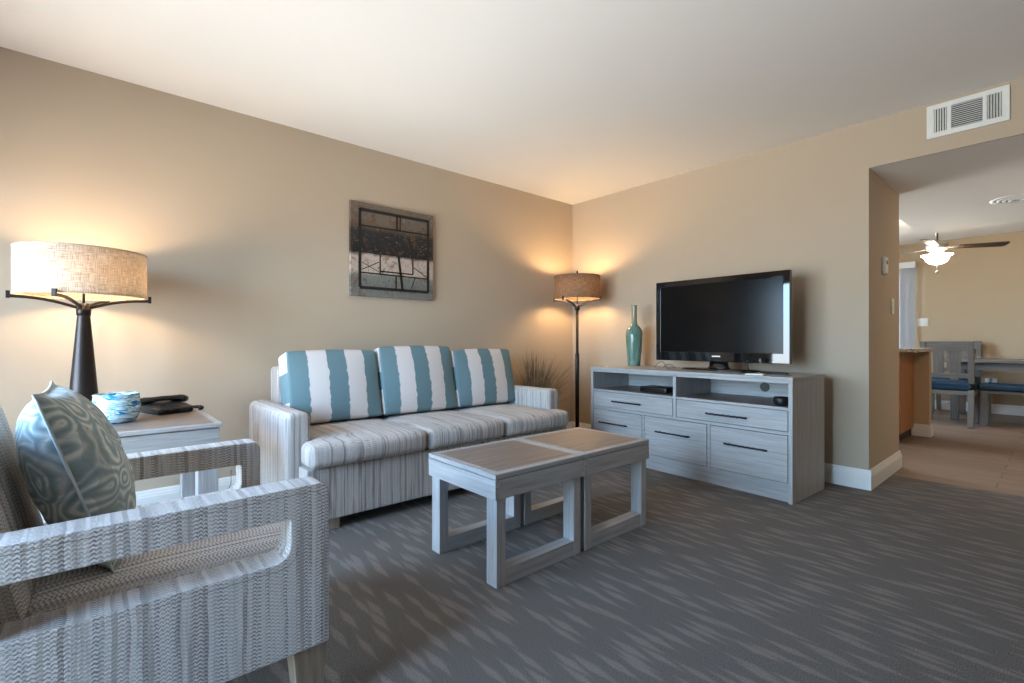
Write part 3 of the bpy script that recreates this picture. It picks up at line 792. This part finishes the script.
q = cw(0.545, 0.19, 0.5805)
m = MB(); m.rbox((q.x, q.y, q.z+0.021), (0.24, 0.17, 0.042), 0.008, None, None, 2, 3); bxo = m.build('cable_box', M['black'], None, q)
tag(bxo, 'black flat cable box in the left open shelf of the console', 'set-top box')
simple('front_strip', M['gloss'], [(q.x-0.1, q.x+0.1, q.y-0.0865, q.y-0.084, q.z+0.012, q.z+0.030)], bxo, q)
q = cw(0.70, 0.33, 0.581)
m = MB()
for k in range(4):
    m.tube([(q.x+(0.045-0.003*k)*math.cos(t), q.y-0.004*k, q.z+0.062+(0.055-0.003*k)*math.sin(t)) for t in [i*2*PI/28 for i in range(29)]], 0.0035, 6)
tag(m.build('cable_coil', M['black'], None, q), 'coiled black cable standing behind the cable box', 'cable')
q = cw(1.515, 0.085, 0.5815)
m = MB(); m.lathe([(0, 0), (0.040, 0), (0.046, 0.006), (0.048, 0.05), (0.044, 0.052), (0.042, 0.012), (0, 0.010)], 24, q)
cup = m.build('desk_caddy', M['black'], None, q); tag(cup, 'small black round dish at the right end of the console shelf', 'dish')
m = MB(); m.lathe([(0.0485, 0.020), (0.0492, 0.022), (0.0492, 0.034), (0.0485, 0.036)], 24, q); m.build('band', M['handle'], cup, q)
# antenna stub in front of the television and the loose cable at its left
q = cw(1.262, 0.18, CH+0.001)
an = thing('antenna', 'small black ball-topped antenna on the console before the television', 'antenna', q)
m = MB(); m.lathe([(0, 0), (0.055, 0), (0.055, 0.004), (0.02, 0.009), (0, 0.009)], 24, q); m.build('base', M['black'], an, q)
m = MB(); m.tube([q+Vector((0, 0, 0.008)), q+Vector((-0.004, 0, 0.07))], 0.003, 8); m.build('stem', M['black'], an, q)
m = MB(); m.lathe([(0, -0.014), (0.008, -0.012), (0.014, 0), (0.008, 0.012), (0, 0.014)], 16, q+Vector((-0.004, 0, 0.08))); m.build('ball', M['black'], an, q)
q = cw(0.53, 0.25, CH+0.002)
m = MB(); m.tube([q+Vector((-0.07+0.16*t, 0.02*math.sin(5*t), 0.002+0.05*math.sin(PI*min(1, t*1.3)))) for t in [i/20 for i in range(21)]], 0.0022, 6)
m.tube([q+Vector((0.0+0.12*t, 0.02-0.01*t, 0.002+0.03*math.sin(PI*t))) for t in [i/16 for i in range(17)]], 0.0022, 6)
tag(m.build('loose_cable', M['black'], None, q), 'thin black cable arching below the left corner of the television', 'cable')
# leaflets and a remote at the right end of the top
q = cw(1.36, 0.075, CH+0.001)
for k, (dx, dy, rz, mt, nm, lb) in enumerate(((0.0, -0.01, 10, 'white_plastic', 'leaflet', 'white leaflet lying flat beside the remote on the console'),
                                 (0.14, 0.0, -14, 'metal', 'leaflet', 'grey leaflet at the right end of the console top'))):
    m = MB(); R = Matrix.Translation(q+Vector((dx, dy, 0))) @ Matrix.Rotation(math.radians(rz), 4, 'Z')
    m.box(-0.055, 0.055, -0.04, 0.04, 0, 0.007, mat4=R); tag(m.build(nm, M[mt], None, R.translation, 0.0005), lb, 'leaflet')
m = MB(); R = Matrix.Translation(q+Vector((0.075, 0.10, 0))) @ Matrix.Rotation(math.radians(80), 4, 'Z')
m.rbox((0, 0, 0), (0.045, 0.17, 0.018), 0.006, lambda p, h: p+Vector((0, 0, 0.009)), None, 2, 3, None, R)
rm = m.build('remote_control', M['black'], None, R.translation); tag(rm, 'black remote control on the right end of the console top', 'remote')
m = MB()
for i in range(3):
    for j in range(7): m.box(-0.016+i*0.012, -0.008+i*0.012, -0.06+j*0.016, -0.05+j*0.016, 0.018, 0.0195, mat4=R)
m.build('buttons', M['metal'], rm, R.translation)

# ---------------------------------------------------------------- floor lamp
flx, fly = 0.375, -0.352; flo = (flx, fly, 0)
fl = thing('floor_lamp', 'lit bronze floor lamp with drum shade in the far corner', 'lamp', flo)
m = MB(); m.lathe([(0, 0), (0.14, 0), (0.14, 0.016), (0.12, 0.024), (0.03, 0.03), (0.02, 0.05), (0, 0.05)], 40, (flx, fly, 0)); m.build('base', M['bronze'], fl, flo)
m = MB(); m.lathe([(0, 0.03), (0.019, 0.03), (0.019, 0.86), (0.016, 0.87), (0.0135, 0.872), (0.0135, 1.30), (0, 1.30)], 20, (flx, fly, 0)); m.build('pole', M['bronze'], fl, flo)
m = MB(); m.lathe([(0, 1.285), (0.022, 1.285), (0.026, 1.30), (0.026, 1.325), (0.018, 1.335), (0, 1.335)], 24, (flx, fly, 0)); m.build('collar', M['bronze'], fl, flo)
view = math.atan2(-3.88-fly, 3.47-flx)
shade_lamp(fl, flo, flx, fly, 1.392, 1.605, 0.218, 1.315, [view+math.radians(d) for d in (80, -100, -35, 145)], 0.225, 0.022, 1.66, 'shade_tan', 'floor_bulb')

# ---------------------------------------------------------------- potted grass behind the sofa's far arm
gx, gy = 0.33, -0.86; go = (gx, gy, 0)
gr = thing('potted_grass', 'dry ornamental grass in a pot behind the far sofa arm', 'plant', go)
m = MB(); m.lathe([(0, 0), (0.09, 0), (0.12, 0.2), (0.125, 0.30), (0.118, 0.30), (0.11, 0.26), (0, 0.255)], 32, (gx, gy, 0)); m.build('pot', M['bronze'], gr, go)
m = MB()
for i in range(300):
    a = random.random()*2*PI; r0 = 0.085*math.sqrt(random.random()); lean = 0.03+0.42*random.random(); hh = 0.34+0.36*random.random()-0.15*lean
    if math.sin(a) < 0: lean *= 1-0.62*abs(math.sin(a))
    p0 = Vector((gx+r0*math.cos(a), gy+r0*math.sin(a), 0.255)); d = Vector((math.cos(a), math.sin(a), 0))
    sd = Vector((-d.y, d.x, 0)); wd = 0.0028+0.0022*random.random(); tw = random.random()*0.8-0.4
    prev = None
    for k in range(7):
        t = k/6; p = p0+d*(lean*t**1.6)+sd*(tw*0.05*t*t)+Vector((0, 0, hh*(t-0.12*t**3*lean*3)))
        p.x = max(p.x, 0.01)
        wv = wd*(1-t)**0.7+0.0004
        c = [m.bm.verts.new(p+sd*wv), m.bm.verts.new(p+d*wv*0.5), m.bm.verts.new(p-sd*wv)]
        if prev:
            for j in range(3): m.bm.faces.new([prev[j], prev[(j+1) % 3], c[(j+1) % 3], c[j]])
        prev = c
m.build('foliage', M['grass'], gr, go, recalc=False)

# ---------------------------------------------------------------- wall art
wa0, wa1, wz0, wz1 = -2.449, -1.75, 1.320, 2.018; wo_ = (0.0, (wa0+wa1)/2, wz0)
b = MB(); b.box(0.004, 0.034, wa0, wa1, wz0, wz1); art = b.build('wall_art', M['art'], None, wo_, 0.002)
tag(art, 'square weathered abstract art panel hanging above the sofa', 'wall art')
m = MB()
def ln(u0, v0, u1, v1, w_=0.014):
    y0, z0 = wa0+u0*(wa1-wa0), wz0+v0*(wz1-wz0); y1, z1 = wa0+u1*(wa1-wa0), wz0+v1*(wz1-wz0)
    d = Vector((y1-y0, z1-z0)).normalized(); n = Vector((-d.y, d.x))*w_/2
    vs = []
    for x in (0.0335, 0.0352):
        for (yy, zz, s) in ((y0, z0, 1), (y0, z0, -1), (y1, z1, -1), (y1, z1, 1)): vs.append(m.bm.verts.new((x, yy+n.x*s, zz+n.y*s)))
    for q in ((0, 1, 2, 3), (7, 6, 5, 4), (0, 4, 5, 1), (1, 5, 6, 2), (2, 6, 7, 3), (3, 7, 4, 0)): m.bm.faces.new([vs[i] for i in q])
for a in ((.10, .09, .10, .93, .022), (.93, .09, .93, .93, .022), (.10, .09, .93, .09, .022), (.10, .92, .93, .92, .024), (.10, .75, .93, .76, .012), (.10, .47, .93, .47, .01),
          (.10, .25, .93, .245, .01), (.52, .10, .52, .25, .012), (.60, .09, .55, .47, .02), (.33, .25, .33, .47, .01), (.73, .28, .73, .62, .01), (.53, .75, .53, .92, .016), (.57, .75, .57, .92, .01),
          (.33, .62, .33, .74, .008), (.50, .50, .50, .62, .01), (.33, .28, .73, .28, .01), (.12, .28, .32, .38, .006), (.74, .36, .92, .26, .006), (.12, .36, .32, .27, .004), (.33, .70, .50, .70, .006), (.33, .62, .5, .62, .006), (.70, .10, .76, .24, .005)):
    ln(*a)
m.build('painted_lines', M['art_line'], art, wo_)

# ---------------------------------------------------------------- ceiling-level vent on the header
vt = thing('air_vent', 'white rectangular air vent above the dining opening', 'vent', (3.08, 0, 2.22))
vo2 = (3.08, 0, 2.22)
ox = [(2.937, 2.996), (3.016, 3.150), (3.168, 3.228)]; oz0, oz1 = 2.252, 2.391
b = MB(); b.prism([[(2.903, 2.221), (3.26, 2.221), (3.26, 2.42), (2.903, 2.42)]]+[[(a, oz0), (a, oz1), (c, oz1), (c, oz0)] for a, c in ox], 'y', -0.012, -0.001)
b.build('frame', M['vent'], vt, vo2, 0.002)
simple('duct_shade', M['dark'], [(2.93, 3.235, -0.0025, -0.0012, 2.245, 2.40)], vt, vo2)  # thin dark sheet, its colour standing in for shade behind the louvers
for k, (a, c) in enumerate(ox):
    m = MB()
    if k == 1:
        for i in range(12):
            z = oz0+(i+0.5)*(oz1-oz0)/12; R = Matrix.Translation(((a+c)/2, -0.008, z)) @ Matrix.Rotation(math.radians(-22), 4, 'X')
            m.box(-(c-a)/2, (c-a)/2, -0.0035, 0.0035, -0.0009, 0.0009, mat4=R)
    else:
        for i in range(5):
            x = a+(i+0.5)*(c-a)/5; R = Matrix.Translation((x, -0.008, (oz0+oz1)/2)) @ Matrix.Rotation(math.radians(40 if k == 0 else -40), 4, 'Z')
            m.box(-0.0018, 0.0018, -0.004, 0.004, -(oz1-oz0)/2, (oz1-oz0)/2, mat4=R)
    m.build('louver', M['vent'], vt, vo2)

# thermostat and switch on the jamb
b = MB(); b.rbox((JX+0.012, 0.377, 1.52), (0.024, 0.075, 0.12), 0.006, None, None, 2, 2); th = b.build('thermostat', M['white_plastic'], None, (JX, 0.377, 1.52))
tag(th, 'white wall thermostat on the side of the opening', 'thermostat')
simple('display', M['handle'], [(JX+0.0235, JX+0.0248, 0.357, 0.397, 1.53, 1.555)], th, (JX, 0.377, 1.52))
def plate(name, label, cat, c, face, wdt=0.075, hgt=0.118, kind='switch'):
    o = (c[0], c[1], c[2]); m = MB()
    sz = (0.006, wdt, hgt) if face == 'x' else (wdt, 0.006, hgt)
    d = Vector((0.0035, 0, 0)) if face == 'x' else Vector((0, -0.0035, 0))
    m.rbox(Vector(c)+d, sz, 0.0025, None, None, 2, 1); p = m.build(name, M['white_plastic'], None, o); tag(p, label, cat)
    n = 2 if wdt > 0.1 else 1
    for i in range(n):
        s = (i-(n-1)/2)*0.046; m = MB(); dd = d*3
        if kind == 'switch':
            sz = (0.004, 0.033, 0.066) if face == 'x' else (0.033, 0.004, 0.066)
            m.rbox(Vector(c)+d*2.2+(Vector((0, s, 0)) if face == 'x' else Vector((s, 0, 0))), sz, 0.0015, None, None, 2, 1); m.build('rocker', M['vent'], p, o)
        else:
            for z in (-0.02, 0.02):
                m = MB(); m.rbox(Vector(c)+d*2.2+Vector((0, 0, z)), (0.033, 0.004, 0.028), 0.0015, None, None, 2, 1); m.build('socket', M['vent'], p, o)
    return p
plate('light_switch', 'white light switch below the thermostat', 'switch', (JX, 0.65, 1.245), 'x')
plate('light_switch', 'white double light switch on the dining wall right of the blinds', 'switch', (2.075, 5.4, 1.265), 'y', 0.12)
plate('wall_outlet', 'white wall outlet low on the dining wall above the bench seat', 'outlet', (2.79, 5.4, 0.44), 'y', 0.118, 0.075, 'outlet')

# ---------------------------------------------------------------- kitchen peninsula
pn = thing('peninsula', 'kitchen peninsula with honey wood cabinet and granite counter', 'counter', (1.9, 2.4, 0))
pno = (1.9, 2.4, 0)
simple('cabinet', M['oak'], [(1.2, 2.42, 2.0, 2.60, 0.09, 0.875)], pn, pno, 0.003, 'z')
simple('toe_kick', M['walnut'], [(1.2, 2.39, 2.06, 2.60, 0.0, 0.09)], pn, pno)
simple('half_wall', M['wall_dining'], [(1.2, 2.545, 2.605, 2.72, 0, 0.875)], pn, pno, 0.003)
m = MB(); m.box(2.40, 2.561, 2.589, 2.604, 0, 0.125); m.box(2.546, 2.561, 2.604, 2.736, 0, 0.125); m.box(1.2, 2.561, 2.721, 2.736, 0, 0.125)
m.build('baseboard', M['trim'], pn, pno, 0.003)
simple('countertop', M['granite'], [(1.2, 2.56, 1.97, 2.80, 0.878, 0.915)], pn, pno, 0.006)

# ---------------------------------------------------------------- dining furniture
dto = (3.2, 4.72, 0)
dt = thing('dining_table', 'grey wooden dining table beyond the opening', 'table', dto)
simple('tabletop', M['dining_wood'], [(2.42, 4.1, 4.25, 5.12, 0.725, 0.757)], dt, dto, 0.004, 'x')
simple('apron', M['dining_wood'], [(2.5, 4.02, 4.33, 4.352, 0.635, 0.724), (2.5, 4.02, 5.018, 5.04, 0.635, 0.724), (2.5, 2.522, 4.352, 5.018, 0.635, 0.724), (3.998, 4.02, 4.352, 5.018, 0.635, 0.724)], dt, dto, 0.001, 'x')
for x in (2.5, 3.945):
    for y in (4.33, 4.965): simple('leg', M['dining_wood'], [(x, x+0.075, y, y+0.075, 0, 0.635)], dt, dto, 0.003, 'z')
def dining_chair(label):
    # local: back at y=0 facing +y, seat toward +y
    t = thing('dining_chair', label, 'chair', (0, 0, 0), 0, 'grey dining chairs')
    W = 0.47
    for sx_ in (-1, 1):
        m = MB(); x = sx_*(W/2-0.025)
        m.bar([(x, -0.09, 0), (x, 0.0, 0.42), (x, 0.0, 0.5), (x, -0.035, 0.74), (x, -0.08, 0.985)], 0.05, 0.04); m.build('back_leg', M['dining_wood'], t, bevel=0.002)
        simple('front_leg', M['dining_wood'], [(x-0.022, x+0.022, 0.40, 0.445, 0, 0.41)], t, bevel=0.002, grain='z')
    m = MB(); R = Matrix.Translation((0, -0.07, 0.925)) @ Matrix.Rotation(math.radians(10), 4, 'X'); m.box(-W/2+0.05, W/2-0.05, -0.012, 0.012, -0.055, 0.062, 'x', mat4=R); m.build('top_rail', M['dining_wood'], t, bevel=0.002)
    m = MB(); R = Matrix.Translation((0, -0.012, 0.585)) @ Matrix.Rotation(math.radians(8), 4, 'X'); m.box(-W/2+0.05, W/2-0.05, -0.01, 0.01, -0.025, 0.025, 'x', mat4=R); m.build('lower_rail', M['dining_wood'], t, bevel=0.002)
    for x in (-0.115, 0.03):
        m = MB(); R = Matrix.Translation((x+0.042, -0.04, 0.74)) @ Matrix.Rotation(math.radians(10), 4, 'X'); m.box(-0.05, 0.05, -0.007, 0.007, -0.14, 0.15, 'z', mat4=R); m.build('splat', M['dining_wood'], t, bevel=0.001)
    simple('seat_frame', M['dining_wood'], [(-W/2+0.05, W/2-0.05, 0.0, 0.44, 0.36, 0.405), (-W/2+0.002, -W/2+0.05, 0.03, 0.40, 0.36, 0.405), (W/2-0.05, W/2-0.002, 0.03, 0.40, 0.36, 0.405)], t, bevel=0.002)
    m = MB(); m.rbox((0, 0.235, 0.455), (W-0.005, 0.43, 0.098), 0.025, lambda p, h: Vector((p.x, p.y, p.z+(0.012*(1-(p.x/h[0])**2)*(1-(p.y/h[1])**2) if p.z > 0 else 0))), None, 3, 5); m.build('seat', M['teal_seat'], t)
    return t
dc = dining_chair('grey slat-back dining chair with teal seat beside the kitchen peninsula'); dc.location = (2.545, 3.72, 0)
d2c = dup_tree(dc); d2c.location = (2.47, 5.25, 0); d2c.rotation_euler = (0, 0, PI); d2c['label'] = 'grey dining chair on the far side of the dining table by the wall'
bo = (3.4, 4.22, 0)
bn = thing('dining_bench', 'long teal-cushioned dining bench at the near side of the dining table', 'bench', bo)
for x in (2.80, 3.94):
    for y in (4.03, 4.355): simple('leg', M['dining_wood'], [(x, x+0.065, y, y+0.055, 0, 0.40)], bn, bo, 0.002, 'z')
simple('frame', M['dining_wood'], [(2.80, 4.005, 4.035, 4.405, 0.37, 0.405)], bn, bo, 0.002, 'x')
m = MB(); m.rbox((3.4, 4.22, 0.442), (1.24, 0.40, 0.074), 0.025, None, None, 3, 6); m.build('seat_cushion', M['teal_seat'], bn, bo)

# vertical blinds over the patio door
bl = thing('vertical_blinds', 'grey vertical blinds with white valance in the dining room', 'blinds', (1.0, 5.35, 2.1))
blo = (1.0, 5.35, 2.1)
simple('valance', M['vent'], [(0.02, 2.0, 5.29, 5.385, 2.075, 2.165)], bl, blo, 0.003)
for k in range(23):
    x = 0.06+k*0.0858; R = Matrix.Translation((x, 5.345, 0)) @ Matrix.Rotation(math.radians(9), 4, 'Z'); m = MB()
    m.box(-0.044, 0.044, -0.001, 0.001, 0.03, 2.08, mat4=R); m.build('vane', M['blind'], bl, blo)

# ceiling fan with light
fo = (2.50, 3.37, H); hz = 2.055
fan = thing('ceiling_fan', 'three-blade ceiling fan with a lit glass bowl in the dining room', 'fan', fo)
m = MB(); m.lathe([(0, H-0.001), (0.065, H-0.001), (0.06, H-0.04), (0.02, H-0.06), (0, H-0.06)], 28, fo[:2]+(0,)); m.build('canopy', M['metal'], fan, fo)
m = MB(); m.tube([(fo[0], fo[1], H-0.05), (fo[0], fo[1], hz+0.07)], 0.012, 12); m.build('downrod', M['metal'], fan, fo)
m = MB(); m.lathe([(0, hz+0.075), (0.03, hz+0.075), (0.05, hz+0.06), (0.095, hz+0.045), (0.105, hz+0.0), (0.09, hz-0.035), (0.06, hz-0.05), (0.06, hz-0.075), (0, hz-0.075)], 36, fo[:2]+(0,)); m.build('motor_housing', M['metal'], fan, fo)
for k in range(3):
    a = math.radians(30+120*k); R = Matrix.Translation((fo[0], fo[1], hz-0.005)) @ Matrix.Rotation(a, 4, 'Z') @ Matrix.Rotation(math.radians(-13), 4, 'X')
    m = MB(); out = fillet([(0.19, -0.05), (0.63, -0.066), (0.63, 0.066), (0.19, 0.05)], [0.01, 0.03, 0.03, 0.01], 4); m.prism([out], 'z', -0.003, 0.003, 'x')
    for v in m.bm.verts: v.co = R @ v.co
    bd = m.build('blade', M['walnut'], fan, fo)
    m = MB(); m.box(0.085, 0.24, -0.022, 0.022, -0.009, -0.003, mat4=R); m.build('bracket', M['metal'], bd, fo, 0.002)
m = MB(); m.lathe([(0, hz-0.20), (0.03, hz-0.198), (0.075, hz-0.180), (0.100, hz-0.150), (0.114, hz-0.112), (0.142, hz-0.095), (0.140, hz-0.089), (0.110, hz-0.102), (0.062, hz-0.070), (0, hz-0.070)], 40, fo[:2]+(0,)); bwl = m.build('light_bowl', M['bowl_light'], fan, fo)
m = MB(); m.tube([(fo[0]+0.098*math.cos(i*2*PI/32), fo[1]+0.098*math.sin(i*2*PI/32), hz-0.094) for i in range(33)], 0.007, 8, False); m.build('uplight_ring', M['fan_uplight'], bwl, fo)  # hidden ring added inside the bowl to brighten the raised ceiling
m = MB(); m.tube([(fo[0], fo[1], hz-0.19), (fo[0], fo[1], hz-0.27)], 0.003, 8); m.lathe([(0, hz-0.262), (0.010, hz-0.27), (0.014, hz-0.285), (0.009, hz-0.30), (0, hz-0.304)], 16, fo[:2]+(0,)); m.build('pull_chain', M['metal'], fan, fo)

# unseen dome light, set by the soffit glow, added to brighten the jamb
ho = (3.95, 1.15, 2.13)
hl = thing('added_dome_light', 'added dome light out of view on the lowered entry ceiling', 'light', ho)
m = MB(); m.lathe([(0, 2.1295), (0.15, 2.1295), (0.15, 2.105), (0, 2.105)], 36, (ho[0], ho[1], 0)); m.build('base', M['metal'], hl, ho)
m = MB(); m.lathe([(0.14, 2.104), (0.135, 2.075), (0.10, 2.045), (0.05, 2.03), (0, 2.026)], 36, (ho[0], ho[1], 0)); m.build('lamp_glass', M['added_dome_glow'], hl, ho)

# tube light out of view, added to brighten the kitchen ceiling
ko = (1.45, 2.3, H)
kl = thing('added_ceiling_light', 'added tube light out of view on the kitchen ceiling', 'light', ko)
simple('base', M['white_plastic'], [(1.30, 1.60, 1.68, 2.92, H-0.02, H-0.0005)], kl, ko, 0.003)
m = MB(); m.rbox((1.45, 2.3, H-0.062), (0.28, 1.22, 0.08), 0.03, None, None, 3, 4); m.build('lens', M['added_tube_glow'], kl, ko)

# register in the dining soffit
rg = thing('ceiling_register', 'white round ceiling register in the lowered dining ceiling', 'vent', (3.21, 1.72, 2.13)); rgo = (3.21, 1.72, 2.13)
m = MB()
for k in range(4):
    r = 0.03+0.033*k; m.lathe([(r, 2.1295-0.004*(3-k)), (r+0.024, 2.1285-0.004*(3-k)), (r+0.024, 2.1265-0.004*(3-k)), (r, 2.1265-0.004*(3-k)-0.004), (r, 2.1295-0.004*(3-k))], 36, (3.21, 1.72, 0))
m.build('louver', M['vent'], rg, rgo)
m = MB(); m.lathe([(0, 2.1298), (0.16, 2.1298), (0.16, 2.127), (0, 2.127)], 36, (3.21, 1.72, 0)); m.build('base', M['vent'], rg, rgo)
